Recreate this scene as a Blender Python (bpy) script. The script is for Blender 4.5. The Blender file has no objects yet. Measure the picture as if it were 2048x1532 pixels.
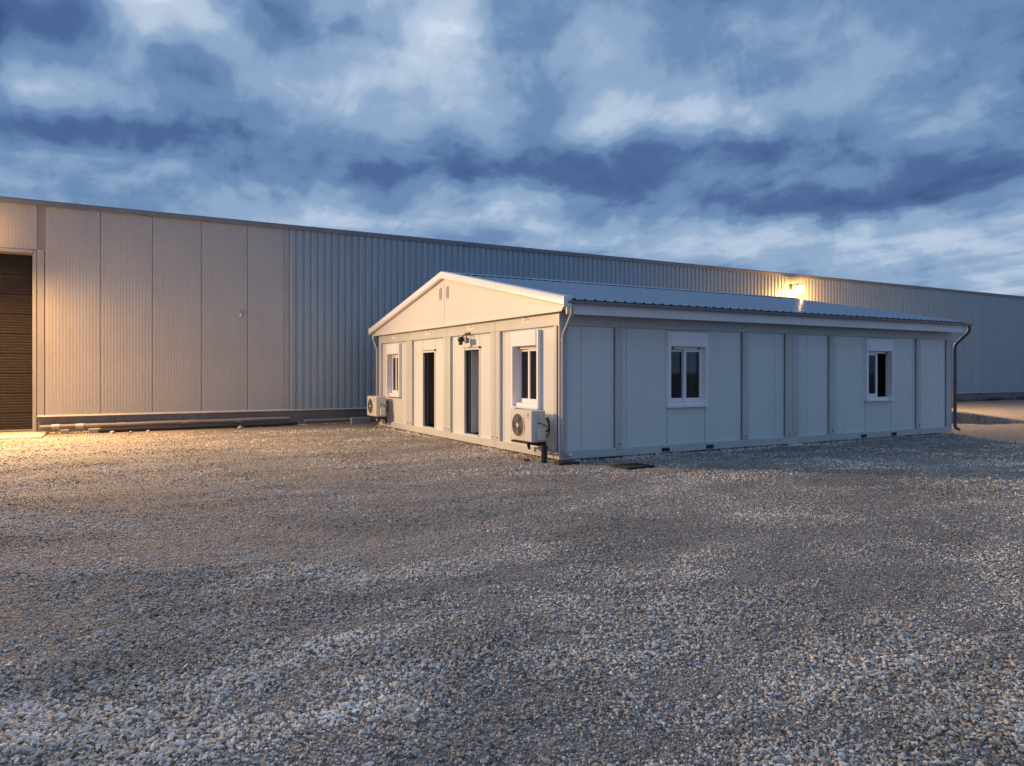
import bpy, bmesh, math, random
import numpy as np
from mathutils import Vector, Matrix
random.seed(7); RNG = np.random.default_rng(11)
scene = bpy.context.scene
C = scene.collection
R = math.radians

# ------------------------------------------------------------------ camera
CAM_Z = 1.6; YAW = R(29.3); FPX = 1444.0; HZ = 744.0
cam = bpy.data.cameras.new('camera'); camo = bpy.data.objects.new('camera', cam); C.objects.link(camo)
camo.location = (0, 0, CAM_Z); camo.rotation_euler = (R(90), 0, -YAW)
cam.sensor_width = 36; cam.lens = 36 * FPX / 2048; cam.shift_y = -22 / 2048
cam.clip_start = 0.05; cam.clip_end = 3000
scene.camera = camo

# ------------------------------------------------------------------ exposure
vs = scene.view_settings
vs.view_transform = 'Standard'; vs.look = 'None'; vs.gamma = 1.0; vs.use_curve_mapping = False
vs.exposure = 0.0
scene.cycles.use_denoising = True

# ------------------------------------------------------------------ sky (dusk, broken cloud)
SUN_EL = R(6); SUN_AZ = R(250)
world = bpy.data.worlds.new('World'); scene.world = world; world.use_nodes = True
world.cycles.sampling_method = 'MANUAL'; world.cycles.sample_map_resolution = 512
def build_sky():
    nt = world.node_tree; nt.nodes.clear(); N = nt.nodes; L = nt.links
    def math_(op, a, b=None, c=None, clamp=False):
        n = N.new('ShaderNodeMath'); n.operation = op; n.use_clamp = clamp
        for i, v in enumerate((a, b, c)):
            if v is None: continue
            if isinstance(v, (int, float)): n.inputs[i].default_value = v
            else: L.new(v, n.inputs[i])
        return n.outputs[0]
    def vmath(op, a, b=None):
        n = N.new('ShaderNodeVectorMath'); n.operation = op
        for i, v in enumerate((a, b)):
            if v is None: continue
            if isinstance(v, tuple): n.inputs[i].default_value = v
            else: L.new(v, n.inputs[i])
        return n.outputs['Value'] if op in ('DOT_PRODUCT', 'LENGTH') else n.outputs[0]
    def noise(vec, scale, detail, rough, dist=0.0):
        n = N.new('ShaderNodeTexNoise'); n.inputs['Scale'].default_value = scale
        n.inputs['Detail'].default_value = detail; n.inputs['Roughness'].default_value = rough
        n.inputs['Distortion'].default_value = dist; L.new(vec, n.inputs['Vector']); return n
    tc = N.new('ShaderNodeTexCoord'); d = tc.outputs['Generated']
    sep = N.new('ShaderNodeSeparateXYZ'); L.new(d, sep.inputs[0]); X, Y, Z = sep.outputs
    # cloud layer: direction projected on a flat layer high above
    zc = math_('ADD', math_('MAXIMUM', Z, 0.0), 0.13)
    comb = N.new('ShaderNodeCombineXYZ')
    L.new(math_('DIVIDE', X, zc), comb.inputs[0]); L.new(math_('DIVIDE', Y, zc), comb.inputs[1])
    P = vmath('ADD', comb.outputs[0], (7.3, 3.1, 0.0))
    n1 = noise(P, 0.85, 4, 0.5, 0.3).outputs['Fac']
    n2 = noise(P, 2.6, 4, 0.5, 0.3).outputs['Fac']
    # azimuth / elevation, ruffled by noise
    az = math_('ARCTAN2', X, Y); el = math_('ARCSINE', Z)
    ae = N.new('ShaderNodeCombineXYZ'); L.new(az, ae.inputs[0]); L.new(el, ae.inputs[1])
    wob = noise(d, 5.0, 3, 0.5).outputs['Color']
    wv = vmath('MULTIPLY', vmath('SUBTRACT', wob, (0.5, 0.5, 0.5)), (0.20, 0.11, 0.0))
    wob2 = noise(d, 15.0, 3, 0.55).outputs['Color']
    wv2 = vmath('MULTIPLY', vmath('SUBTRACT', wob2, (0.5, 0.5, 0.5)), (0.07, 0.045, 0.0))
    AE = vmath('ADD', vmath('ADD', ae.outputs[0], wv), wv2)
    t = math_('ADD', math_('MULTIPLY_ADD', n1, 0.50, 0.235), math_('MULTIPLY_ADD', n2, 0.52, -0.26))
    # cloud banks of this evening, each a soft patch at its own bearing and height
    banks = [(870,60,140,90,.46),(440,25,120,80,.42),(1190,95,110,75,.22),(60,190,170,45,.24),(830,250,170,55,.16),
             (1250,232,220,42,.12),(1480,215,160,36,.16),(610,140,120,60,.14),(1900,510,420,70,.20),(1450,475,330,40,.18),(930,455,200,32,.20),
             (1740,170,240,110,.12),(300,60,90,110,.14),(2040,600,400,60,.08),
             (140,70,110,80,-.24),(0,100,45,100,-.28),(615,40,110,60,-.26),(1065,110,55,120,-.24),(200,268,260,38,-.24),
             (500,320,150,30,-.14),(720,335,90,25,-.10),(950,352,200,26,-.17),(1250,340,260,45,-.16),(1330,385,160,30,-.16),(1700,408,230,28,-.36),(1520,310,220,32,-.16),
             (1960,70,150,55,-.16),(2040,175,50,45,-.2),(1950,320,160,60,-.16),(250,380,350,50,.10),(600,420,250,40,.08),(1880,365,260,50,-.14),(650,290,260,50,-.07),(400,150,70,40,-.14),(780,190,60,35,-.10)]
    for (px, py, rx, ry, w) in banks:
        a0 = math.atan2((px-1024)/FPX, 1.0) + YAW
        h = math.hypot((px-1024)/FPX, 1.0); e0 = math.atan2((HZ-py)/FPX, h)
        sa = rx/FPX/(h*h); se = ry/FPX/h
        q = vmath('MULTIPLY', vmath('SUBTRACT', AE, (a0, e0, 0.0)), (1/sa, 1/se, 0.0))
        g = math_('POWER', math.e, math_('MULTIPLY', vmath('DOT_PRODUCT', q, q), -0.8))
        t = math_('MULTIPLY_ADD', g, w*(1.0 if w > 0 else .85), t)
    n3 = noise(d, 12.0, 7, 0.62, 0.8).outputs['Fac']
    t = math_('MULTIPLY_ADD', math_('SUBTRACT', n3, .5), .34, t)
    st = vmath('MULTIPLY', P, (2.2, .55, 1.0)); n4 = noise(st, 2.0, 5, .6, .4).outputs['Fac']
    t = math_('MULTIPLY_ADD', math_('SUBTRACT', n4, .5), .30, t)
    t = math_('MULTIPLY_ADD', t, 1.22, -.14)
    ramp = N.new('ShaderNodeValToRGB'); e = ramp.color_ramp; e.interpolation = 'EASE'
    e.elements[0].position = 0.0; e.elements[0].color = (.032,.078,.215,1)
    e.elements[1].position = 1.0; e.elements[1].color = (.74,.83,.97,1)
    for p, c in ((.22,(.070,.135,.325,1)),(.42,(.152,.262,.475,1)),(.60,(.275,.405,.61,1)),(.80,(.49,.60,.77,1))):
        k = e.elements.new(p); k.color = c
    L.new(t, ramp.inputs[0])
    sc = N.new('ShaderNodeMixRGB'); sc.blend_type = 'MULTIPLY'; sc.inputs[0].default_value = 1
    L.new(ramp.outputs[0], sc.inputs[1]); sc.inputs[2].default_value = (10, 10, 10, 1)
    sky = N.new('ShaderNodeTexSky'); sky.sky_type = 'NISHITA'; sky.sun_disc = False
    sky.sun_elevation = SUN_EL; sky.sun_rotation = SUN_AZ
    mix = N.new('ShaderNodeMixRGB'); mix.inputs[0].default_value = 0.93
    L.new(sky.outputs[0], mix.inputs[1]); L.new(sc.outputs[0], mix.inputs[2])
    bg = N.new('ShaderNodeBackground'); bg.inputs['Strength'].default_value = 0.1
    L.new(mix.outputs[0], bg.inputs['Color'])
    out = N.new('ShaderNodeOutputWorld'); L.new(bg.outputs[0], out.inputs[0])
build_sky()

# faint after-sunset glow, very soft
sun = bpy.data.lights.new('sun', 'SUN'); suno = bpy.data.objects.new('sun', sun); C.objects.link(suno)
sun.energy = 0.6; sun.angle = R(25); sun.color = (1.0, 0.86, 0.74)
_sd = Vector((-0.62, 0.45, 0.60)).normalized()      # towards the glow
suno.rotation_euler = _sd.to_track_quat('Z', 'Y').to_euler()

# ------------------------------------------------------------------ helpers
def tag(o, label=None, cat=None, group=None, kind=None):
    if label: o['label'] = label
    if cat: o['category'] = cat
    if group: o['group'] = group
    if kind: o['kind'] = kind
    return o
def empty(name, loc=(0,0,0), rz=0.0):
    o = bpy.data.objects.new(name, None); C.objects.link(o); o.location = loc; o.rotation_euler = (0,0,rz)
    o.empty_display_size = 0.2
    return o
def link(name, me, mat=None, parent=None):
    o = bpy.data.objects.new(name, me); C.objects.link(o)
    if mat is not None and len(me.materials) == 0: me.materials.append(mat)
    if parent is not None: o.parent = parent
    return o
class MB:
    """collects shapes for ONE mesh"""
    def __init__(s): s.bm = bmesh.new()
    def box(s, x0, x1, y0, y1, z0, z1, bev=0.0):
        if x0 > x1: x0, x1 = x1, x0
        if y0 > y1: y0, y1 = y1, y0
        if z0 > z1: z0, z1 = z1, z0
        g = bmesh.ops.create_cube(s.bm, size=1.0)
        vs_ = g['verts']
        for v in vs_:
            v.co = Vector((x0 + (v.co.x+.5)*(x1-x0), y0 + (v.co.y+.5)*(y1-y0), z0 + (v.co.z+.5)*(z1-z0)))
        if bev > 0:
            es = list({e for v in vs_ for e in v.link_edges})
            bmesh.ops.bevel(s.bm, geom=es, offset=bev, segments=1, affect='EDGES')
        return s
    def prism(s, pts, axis, a0, a1):
        """closed 2D polygon pts extruded along axis 0/1/2 from a0 to a1; pts are the other two axes in order"""
        def mk(p, a):
            if axis == 0: return (a, p[0], p[1])
            if axis == 1: return (p[0], a, p[1])
            return (p[0], p[1], a)
        A = [s.bm.verts.new(mk(p, a0)) for p in pts]; B = [s.bm.verts.new(mk(p, a1)) for p in pts]
        n = len(pts)
        s.bm.faces.new(A); s.bm.faces.new(B[::-1])
        for i in range(n):
            s.bm.faces.new((A[i], A[(i+1) % n], B[(i+1) % n], B[i]))
        return s
    def tube(s, path, r, seg=10, caps=True):
        path = [Vector(p) for p in path]; n = len(path); rings = []
        rs = r if isinstance(r, (list, tuple)) else [r]*n
        tprev = None; nrm = None
        for i, p in enumerate(path):
            if i == 0: t = (path[1]-p).normalized()
            elif i == n-1: t = (p-path[i-1]).normalized()
            else: t = ((path[i+1]-p).normalized() + (p-path[i-1]).normalized()).normalized()
            if nrm is None:
                nrm = t.orthogonal().normalized()
            else:
                nrm = (nrm - t*nrm.dot(t)).normalized()
            b = t.cross(nrm)
            rings.append([s.bm.verts.new(p + rs[i]*(math.cos(2*math.pi*k/seg)*nrm + math.sin(2*math.pi*k/seg)*b)) for k in range(seg)])
        for a, b in zip(rings, rings[1:]):
            for k in range(seg):
                s.bm.faces.new((a[k], a[(k+1) % seg], b[(k+1) % seg], b[k]))
        if caps:
            s.bm.faces.new(rings[0][::-1]); s.bm.faces.new(rings[-1])
        return s
    def cyl(s, c, r, axis, a0, a1, seg=16):
        pts = [(c[0]+r*math.cos(2*math.pi*k/seg), c[1]+r*math.sin(2*math.pi*k/seg)) for k in range(seg)]
        return s.prism(pts, axis, a0, a1)
    def ring(s, c, r0, r1, axis, a0, a1, seg=24):
        def mk(p, a):
            if axis == 0: return (a, p[0], p[1])
            if axis == 1: return (p[0], a, p[1])
            return (p[0], p[1], a)
        V = []
        for k in range(seg):
            q = 2*math.pi*k/seg; cs, sn = math.cos(q), math.sin(q)
            V.append([s.bm.verts.new(mk((c[0]+r*cs, c[1]+r*sn), a)) for r, a in ((r0,a0),(r1,a0),(r1,a1),(r0,a1))])
        for k in range(seg):
            a, b = V[k], V[(k+1) % seg]
            for j in range(4): s.bm.faces.new((a[j], a[(j+1) % 4], b[(j+1) % 4], b[j]))
        return s
    def mesh(s, name, smooth=False):
        bmesh.ops.recalc_face_normals(s.bm, faces=s.bm.faces[:])
        me = bpy.data.meshes.new(name); s.bm.to_mesh(me); s.bm.free()
        if smooth:
            me.shade_smooth()
            try: me.set_sharp_from_angle(angle=R(35))
            except Exception: pass
        return me
    def build(s, name, mat, parent=None, smooth=False):
        return link(name, s.mesh(name, smooth), mat, parent)
def fbox(name, mat, parent, *a, bev=0.0):
    return MB().box(*a, bev=bev).build(name, mat, parent)

# ------------------------------------------------------------------ materials
def new_mat(name):
    m = bpy.data.materials.new(name); m.use_nodes = True
    nt = m.node_tree; b = nt.nodes['Principled BSDF']; return m, nt, b
def paint(name, col, rough=0.45, metal=0.0, var=0.10, dirt=0.25, dirtcol=(.16,.14,.12), bump=0.0, spec=0.5, streak=True, obj_var=0.0, scale=1.0):
    m, nt, b = new_mat(name); N, L = nt.nodes, nt.links
    tc = N.new('ShaderNodeTexCoord')
    mp = N.new('ShaderNodeMapping'); L.new(tc.outputs['Object'], mp.inputs[0])
    mp.inputs['Scale'].default_value = (5*scale, 5*scale, (0.35 if streak else 5)*scale)
    geo = N.new('ShaderNodeNewGeometry')
    n1 = N.new('ShaderNodeTexNoise'); n1.inputs['Scale'].default_value = 1.6; n1.inputs['Detail'].default_value = 6
    n1.inputs['Roughness'].default_value = .62; L.new(mp.outputs[0], n1.inputs['Vector'])
    n2 = N.new('ShaderNodeTexNoise'); n2.inputs['Scale'].default_value = .7*scale; n2.inputs['Detail'].default_value = 5
    L.new(tc.outputs['Object'], n2.inputs['Vector'])
    mr = N.new('ShaderNodeMapRange'); mr.inputs[1].default_value = .50; mr.inputs[2].default_value = .78
    mr.inputs[3].default_value = 0; mr.inputs[4].default_value = dirt; L.new(n1.outputs['Fac'], mr.inputs[0])
    mv = N.new('ShaderNodeMapRange'); mv.inputs[1].default_value = .3; mv.inputs[2].default_value = .7
    mv.inputs[3].default_value = 1-var; mv.inputs[4].default_value = 1+var; L.new(n2.outputs['Fac'], mv.inputs[0])
    val = mv.outputs[0]
    if obj_var:
        oi = N.new('ShaderNodeObjectInfo'); mo = N.new('ShaderNodeMapRange')
        mo.inputs[3].default_value = 1-obj_var; mo.inputs[4].default_value = 1+obj_var
        L.new(oi.outputs['Random'], mo.inputs[0])
        mm = N.new('ShaderNodeMath'); mm.operation = 'MULTIPLY'; L.new(val, mm.inputs[0]); L.new(mo.outputs[0], mm.inputs[1]); val = mm.outputs[0]
    mul = N.new('ShaderNodeVectorMath'); mul.operation = 'SCALE'; mul.inputs[0].default_value = col; L.new(val, mul.inputs['Scale'])
    mx = N.new('ShaderNodeMixRGB'); L.new(mr.outputs[0], mx.inputs[0]); L.new(mul.outputs[0], mx.inputs[1]); mx.inputs[2].default_value = (*dirtcol, 1)
    L.new(mx.outputs[0], b.inputs['Base Color'])
    rr = N.new('ShaderNodeMapRange'); rr.inputs[1].default_value = .3; rr.inputs[2].default_value = .7
    rr.inputs[3].default_value = max(rough-.025,.02); rr.inputs[4].default_value = min(rough+.035,1); L.new(n1.outputs['Fac'], rr.inputs[0])
    L.new(rr.outputs[0], b.inputs['Roughness'])
    b.inputs['Metallic'].default_value = metal; b.inputs['Specular IOR Level'].default_value = spec
    if bump:
        n3 = N.new('ShaderNodeTexNoise'); n3.inputs['Scale'].default_value = 3.0; n3.inputs['Detail'].default_value = 3
        L.new(tc.outputs['Object'], n3.inputs['Vector'])
        bp = N.new('ShaderNodeBump'); bp.inputs['Strength'].default_value = bump; bp.inputs['Distance'].default_value = .02
        L.new(n3.outputs['Fac'], bp.inputs['Height']); L.new(bp.outputs[0], b.inputs['Normal'])
    return m
M = {}
M['frame'] = paint('grey white frame paint', (.54,.565,.555), .38, var=.05, dirt=.10)
M['panel'] = paint('grey white panel paint', (.68,.725,.72), .28, var=.04, dirt=.04, spec=.7, bump=.05, obj_var=.03)
M['gable'] = paint('pediment paint', (.68,.67,.66), .4, var=.03, dirt=.06, bump=.05)
M['trim'] = paint('white trim paint', (.80,.81,.83), .35, var=.04, dirt=.15)
M['pvc'] = paint('white pvc', (.88,.88,.90), .3, var=.03, dirt=.10)
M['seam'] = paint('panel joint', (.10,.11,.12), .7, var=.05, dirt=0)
M['roof'] = paint('blue grey roof metal', (.20,.30,.41), .27, metal=.0, spec=.4, var=.08, dirt=.15, streak=False)
M['gutter'] = paint('grey gutter metal', (.30,.31,.33), .38, metal=.3, var=.06, dirt=.25)
M['pipe'] = paint('grey downpipe', (.42,.43,.44), .4, var=.06, dirt=.2)
M['darkpipe'] = paint('dark downpipe', (.085,.095,.105), .45, var=.1, dirt=.1)
M['inner'] = paint('interior board', (.42,.42,.41), .6, var=.05, dirt=.1)
M['innerfloor'] = paint('interior floor', (.12,.11,.10), .6, var=.1, dirt=.1)
M['dark'] = paint('black plastic', (.022,.022,.024), .5, var=.1, dirt=.2, dirtcol=(.08,.07,.06))
M['rubber'] = paint('dark gasket', (.03,.03,.032), .7, var=.05, dirt=0)
M['acwhite'] = paint('air conditioner casing', (.66,.655,.62), .42, var=.04, dirt=.2)
M['fan'] = paint('fan blades grey', (.20,.20,.20), .5, var=.05, dirt=.2)
M['brass'] = paint('metal fitting', (.45,.42,.36), .35, metal=.8, var=.05, dirt=.1)
M['clad_flat'] = paint('warehouse flat panel', (.47,.46,.45), .42, var=.07, bump=.12, dirt=.12, obj_var=.03)
M['clad'] = paint('warehouse ribbed cladding', (.345,.425,.48), .36, var=.06, dirt=.22, obj_var=.02)
M['wtrim'] = paint('warehouse trim', (.42,.42,.42), .4, var=.08, dirt=.3, streak=False)
M['eaves'] = paint('warehouse eaves trim', (.22,.235,.25), .5, var=.1, dirt=.3, streak=False)  # darker than the other trim, its shade put into the colour
M['plinth'] = paint('plinth concrete', (.20,.20,.20), .8, var=.16, dirt=.5, dirtcol=(.07,.065,.06), bump=.2)
M['concrete'] = paint('concrete', (.36,.34,.32), .85, var=.15, dirt=.4, streak=False, bump=.3)
M['gate'] = paint('brown gate', (.022,.016,.013), .6, var=.12, dirt=.15, streak=False)
M['pale'] = paint('pale plastic pipe', (.22,.205,.19), .55, var=.12, dirt=.55, dirtcol=(.20,.17,.15), streak=False)
M['iron'] = paint('cast iron', (.016,.016,.017), .55, metal=.2, var=.2, dirt=.3, dirtcol=(.05,.045,.04), streak=False)
M['wood'] = paint('brown timber', (.16,.075,.035), .8, var=.2, dirt=.4)
M['mark'] = paint('grey print', (.22,.21,.22), .6, var=.02, dirt=0)
M['redmark'] = paint('dull red emblem', (.34,.10,.06), .5, var=.02, dirt=0)
M['sticker'] = paint('white sticker', (.80,.79,.77), .5, var=.03, dirt=.1)
def glass_mat():
    m, nt, b = new_mat('window glass'); N, L = nt.nodes, nt.links; N.remove(b)
    out = [n for n in N if n.type == 'OUTPUT_MATERIAL'][0]
    tr = N.new('ShaderNodeBsdfTransparent'); tr.inputs[0].default_value = (.42,.45,.45,1)
    gl = N.new('ShaderNodeBsdfGlossy'); gl.inputs['Roughness'].default_value = .03; gl.inputs[0].default_value = (.95,.97,1,1)
    fr = N.new('ShaderNodeFresnel'); fr.inputs[0].default_value = 1.45
    mx = N.new('ShaderNodeMixShader'); L.new(fr.outputs[0], mx.inputs[0]); L.new(tr.outputs[0], mx.inputs[1]); L.new(gl.outputs[0], mx.inputs[2])
    L.new(mx.outputs[0], out.inputs[0]); return m
M['glass'] = glass_mat()
def emit_mat(name, col, s):
    m, nt, b = new_mat(name); b.inputs['Base Color'].default_value = (.8,.8,.8,1)
    b.inputs['Emission Color'].default_value = (*col, 1); b.inputs['Emission Strength'].default_value = s; return m
LAMP_COL = (1.0, 0.47, 0.12); BEAM_COL = (1.0, 0.67, 0.36)
M['bulb'] = emit_mat('lit lamp lens', (1.0, .58, .15), 30.0)

def ground_mat():
    m, nt, b = new_mat('compacted gravel'); N, L = nt.nodes, nt.links
    geo = N.new('ShaderNodeNewGeometry'); P = geo.outputs['Position']
    def noise(s, d, r=.6, dist=0):
        n = N.new('ShaderNodeTexNoise'); n.inputs['Scale'].default_value = s; n.inputs['Detail'].default_value = d
        n.inputs['Roughness'].default_value = r; n.inputs['Distortion'].default_value = dist; L.new(P, n.inputs['Vector']); return n
    def vor(s, feat='F1'):
        n = N.new('ShaderNodeTexVoronoi'); n.inputs['Scale'].default_value = s; n.feature = feat; L.new(P, n.inputs['Vector']); return n
    def mrange(v, a, b_, c, d):
        n = N.new('ShaderNodeMapRange'); L.new(v, n.inputs[0])
        for i, x in enumerate((a, b_, c, d)): n.inputs[i+1].default_value = x
        return n.outputs[0]
    big = noise(.55, 5, .6, .3); mid = noise(3.0, 6, .65); fine = noise(60, 4, .7)
    r1 = N.new('ShaderNodeValToRGB'); e = r1.color_ramp
    e.elements[0].position = .30; e.elements[0].color = (0.136,0.130,0.122,1)
    e.elements[1].position = .72; e.elements[1].color = (0.295,0.282,0.266,1)
    k = e.elements.new(.52); k.color = (0.215,0.205,0.194,1)
    L.new(big.outputs['Fac'], r1.inputs[0])
    v1 = vor(34); v2 = vor(75)
    cr = N.new('ShaderNodeValToRGB'); e = cr.color_ramp
    e.elements[0].position = 0; e.elements[0].color = (0.091,0.087,0.082,1); e.elements[1].position = 1; e.elements[1].color = (0.688,0.662,0.631,1)
    for p, c in ((.35,(0.224,0.216,0.206,1)),(.6,(0.343,0.330,0.313,1)),(.8,(0.468,0.452,0.434,1))):
        kk = e.elements.new(p); kk.color = c
    sepc = N.new('ShaderNodeSeparateColor'); L.new(v1.outputs['Color'], sepc.inputs[0]); L.new(sepc.outputs[0], cr.inputs[0])
    cr2 = N.new('ShaderNodeValToRGB'); e = cr2.color_ramp
    e.elements[0].color = (0.104,0.099,0.094,1); e.elements[1].color = (0.489,0.470,0.447,1)
    sepd = N.new('ShaderNodeSeparateColor'); L.new(v2.outputs['Color'], sepd.inputs[0]); L.new(sepd.outputs[1], cr2.inputs[0])
    mA = N.new('ShaderNodeMixRGB'); L.new(mrange(mid.outputs['Fac'], .35, .62, .15, .85), mA.inputs[0]); L.new(cr2.outputs[0], mA.inputs[1]); L.new(cr.outputs[0], mA.inputs[2])
    mB = N.new('ShaderNodeMixRGB'); mB.inputs[0].default_value = .55; L.new(r1.outputs[0], mB.inputs[1]); L.new(mA.outputs[0], mB.inputs[2])
    mC = N.new('ShaderNodeMixRGB'); mC.blend_type = 'MULTIPLY'; mC.inputs[0].default_value = 1
    L.new(mB.outputs[0], mC.inputs[1])
    cg = N.new('ShaderNodeCombineColor'); f = mrange(fine.outputs['Fac'], .3, .7, .72, 1.25)
    for i in range(3): L.new(f, cg.inputs[i])
    L.new(cg.outputs[0], mC.inputs[2])
    L.new(mC.outputs[0], b.inputs['Base Color']); b.inputs['Roughness'].default_value = .92; b.inputs['Specular IOR Level'].default_value = .25
    # relief: pebbles of two sizes
    def math2(op, a, b_):
        n = N.new('ShaderNodeMath'); n.operation = op
        for i, v in enumerate((a, b_)):
            if isinstance(v, (int, float)): n.inputs[i].default_value = v
            else: L.new(v, n.inputs[i])
        return n.outputs[0]
    h1 = mrange(v1.outputs['Distance'], 0, .75, 1, 0); h2 = mrange(v2.outputs['Distance'], 0, .75, 1, 0)
    pm = mrange(mid.outputs['Fac'], .38, .6, .25, 1)
    hh = math2('ADD', math2('MULTIPLY', math2('MULTIPLY', h1, pm), .030), math2('MULTIPLY', h2, .008))
    hh = math2('ADD', hh, math2('MULTIPLY', mid.outputs['Fac'], .05)); clod = noise(13, 4, .6); hh = math2('ADD', hh, math2('MULTIPLY', clod.outputs['Fac'], .055))
    bp = N.new('ShaderNodeBump'); bp.inputs['Strength'].default_value = 1; bp.inputs['Distance'].default_value = 1
    L.new(hh, bp.inputs['Height']); L.new(bp.outputs[0], b.inputs['Normal'])
    return m
M['ground'] = ground_mat()
def stone_mat():
    m, nt, b = new_mat('gravel stone'); N, L = nt.nodes, nt.links
    oi = N.new('ShaderNodeObjectInfo')
    cr = N.new('ShaderNodeValToRGB'); e = cr.color_ramp; e.interpolation = 'CONSTANT'
    cols = [(0.345,0.298,0.242),(0.658,0.575,0.467),(0.840,0.820,0.666),(0.739,0.666,0.573),(0.840,0.820,0.800),(0.555,0.499,0.424),(0.840,0.820,0.800),(0.786,0.638,0.477),(0.838,0.732,0.597),(0.207,0.180,0.147),(0.840,0.820,0.800),(0.629,0.525,0.402)]
    e.elements[0].position = 0; e.elements[0].color = (*cols[0], 1)
    e.elements[1].position = 1/len(cols); e.elements[1].color = (*cols[1], 1)
    for i in range(2, len(cols)):
        k = e.elements.new(i/len(cols)); k.color = (*cols[i], 1)
    L.new(oi.outputs['Random'], cr.inputs[0])
    tc = N.new('ShaderNodeTexCoord'); n = N.new('ShaderNodeTexNoise'); n.inputs['Scale'].default_value = 2.2; n.inputs['Detail'].default_value = 5
    L.new(tc.outputs['Object'], n.inputs['Vector'])
    mr = N.new('ShaderNodeMapRange'); mr.inputs[1].default_value = .3; mr.inputs[2].default_value = .7; mr.inputs[3].default_value = .78; mr.inputs[4].default_value = 1.2
    L.new(n.outputs['Fac'], mr.inputs[0])
    sc = N.new('ShaderNodeVectorMath'); sc.operation = 'SCALE'; L.new(cr.outputs[0], sc.inputs[0]); L.new(mr.outputs[0], sc.inputs['Scale'])
    # dusty and clean stretches across the yard
    big = N.new('ShaderNodeTexNoise'); big.inputs['Scale'].default_value = .55; big.inputs['Detail'].default_value = 4; big.inputs['Distortion'].default_value = .8
    mpg = N.new('ShaderNodeMapping'); mpg.inputs['Scale'].default_value = (.75, 1.7, 1); mpg.inputs['Rotation'].default_value = (0, 0, .35)
    L.new(oi.outputs['Location'], mpg.inputs[0]); L.new(mpg.outputs[0], big.inputs['Vector'])
    mb_ = N.new('ShaderNodeMapRange'); mb_.inputs[1].default_value = .36; mb_.inputs[2].default_value = .64; mb_.inputs[3].default_value = .58; mb_.inputs[4].default_value = 1.16
    L.new(big.outputs['Fac'], mb_.inputs[0])
    sc2 = N.new('ShaderNodeVectorMath'); sc2.operation = 'SCALE'; L.new(sc.outputs[0], sc2.inputs[0]); L.new(mb_.outputs[0], sc2.inputs['Scale']); sc = sc2
    L.new(sc.outputs[0], b.inputs['Base Color']); b.inputs['Roughness'].default_value = .8; b.inputs['Specular IOR Level'].default_value = .3
    return m
M['stone'] = stone_mat()

# ------------------------------------------------------------------ terrain
_ph = RNG.uniform(0, 6.28, 40); _an = RNG.uniform(0, 6.28, 40)
def wav(x, y, wl, k0, n=8):
    s = 0
    for i in range(n):
        a = _an[k0+i]; k = 2*math.pi/(wl*(.6+.8*i/n))
        s = s + np.sin(k*(np.cos(a)*x + np.sin(a)*y) + _ph[k0+i] + 1.3*np.sin(k*.37*(np.sin(a)*x-np.cos(a)*y)+_ph[(k0+i+5) % 40]))
    return s/n
def sstep(a, b, x):
    t = np.clip((x-a)/(b-a), 0, 1); return t*t*(3-2*t)
BX, BY, BL, BW = 7.0, 10.75, 12.12, 9.76       # modular building: near corner, length, width
WY = 22.3                                       # warehouse wall plane
def gz(x, y):
    x = np.asarray(x, float); y = np.asarray(y, float)
    dx = np.maximum(np.maximum(BX-x, x-(BX+BL)), 0); dy = np.maximum(np.maximum(BY-y, y-(BY+BW)), 0)
    k = sstep(0.05, 1.6, np.hypot(dx, dy))*sstep(0.0, 1.5, np.maximum(WY-y, 0))
    far = 1 - sstep(40, 80, np.hypot(x, y))
    return far*k*(0.035*wav(x, y, 5.0, 0)+0.014*wav(x, y, 1.1, 8)+0.006*wav(x, y, .35, 16)) - 0.004
def lines(a, b, fine0, fine1, step):
    out = [np.arange(fine0, fine1+1e-6, step)]
    s = step; p = fine0; lo = []
    while p > a: s *= 1.25; p -= s; lo.append(p)
    s = step; p = out[0][-1]; hi = []
    while p < b: s *= 1.25; p += s; hi.append(p)
    return np.concatenate([np.array(lo[::-1]), out[0], np.array(hi)])
def grid_mesh(name, xs, ys, zf):
    XX, YY = np.meshgrid(xs, ys); ZZ = zf(XX, YY)
    co = np.stack([XX, YY, ZZ], -1).reshape(-1, 3).astype(np.float32)
    nx, ny = len(xs), len(ys); i = np.arange(nx-1)[None, :] + nx*np.arange(ny-1)[:, None]
    f = np.stack([i, i+1, i+nx+1, i+nx], -1).reshape(-1, 4).astype(np.int32)
    me = bpy.data.meshes.new(name); me.vertices.add(len(co)); me.vertices.foreach_set('co', co.ravel())
    me.loops.add(f.size); me.loops.foreach_set('vertex_index', f.ravel()); me.polygons.add(len(f))
    me.polygons.foreach_set('loop_start', np.arange(0, f.size, 4, dtype=np.int32)); me.update(); me.validate(); me.shade_smooth()
    return me
g = link('ground', grid_mesh('ground', lines(-700, 700, -9, 20, .11), lines(-700, 700, 0.5, 22, .11), gz), M['ground']); tag(g, kind='structure')

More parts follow.
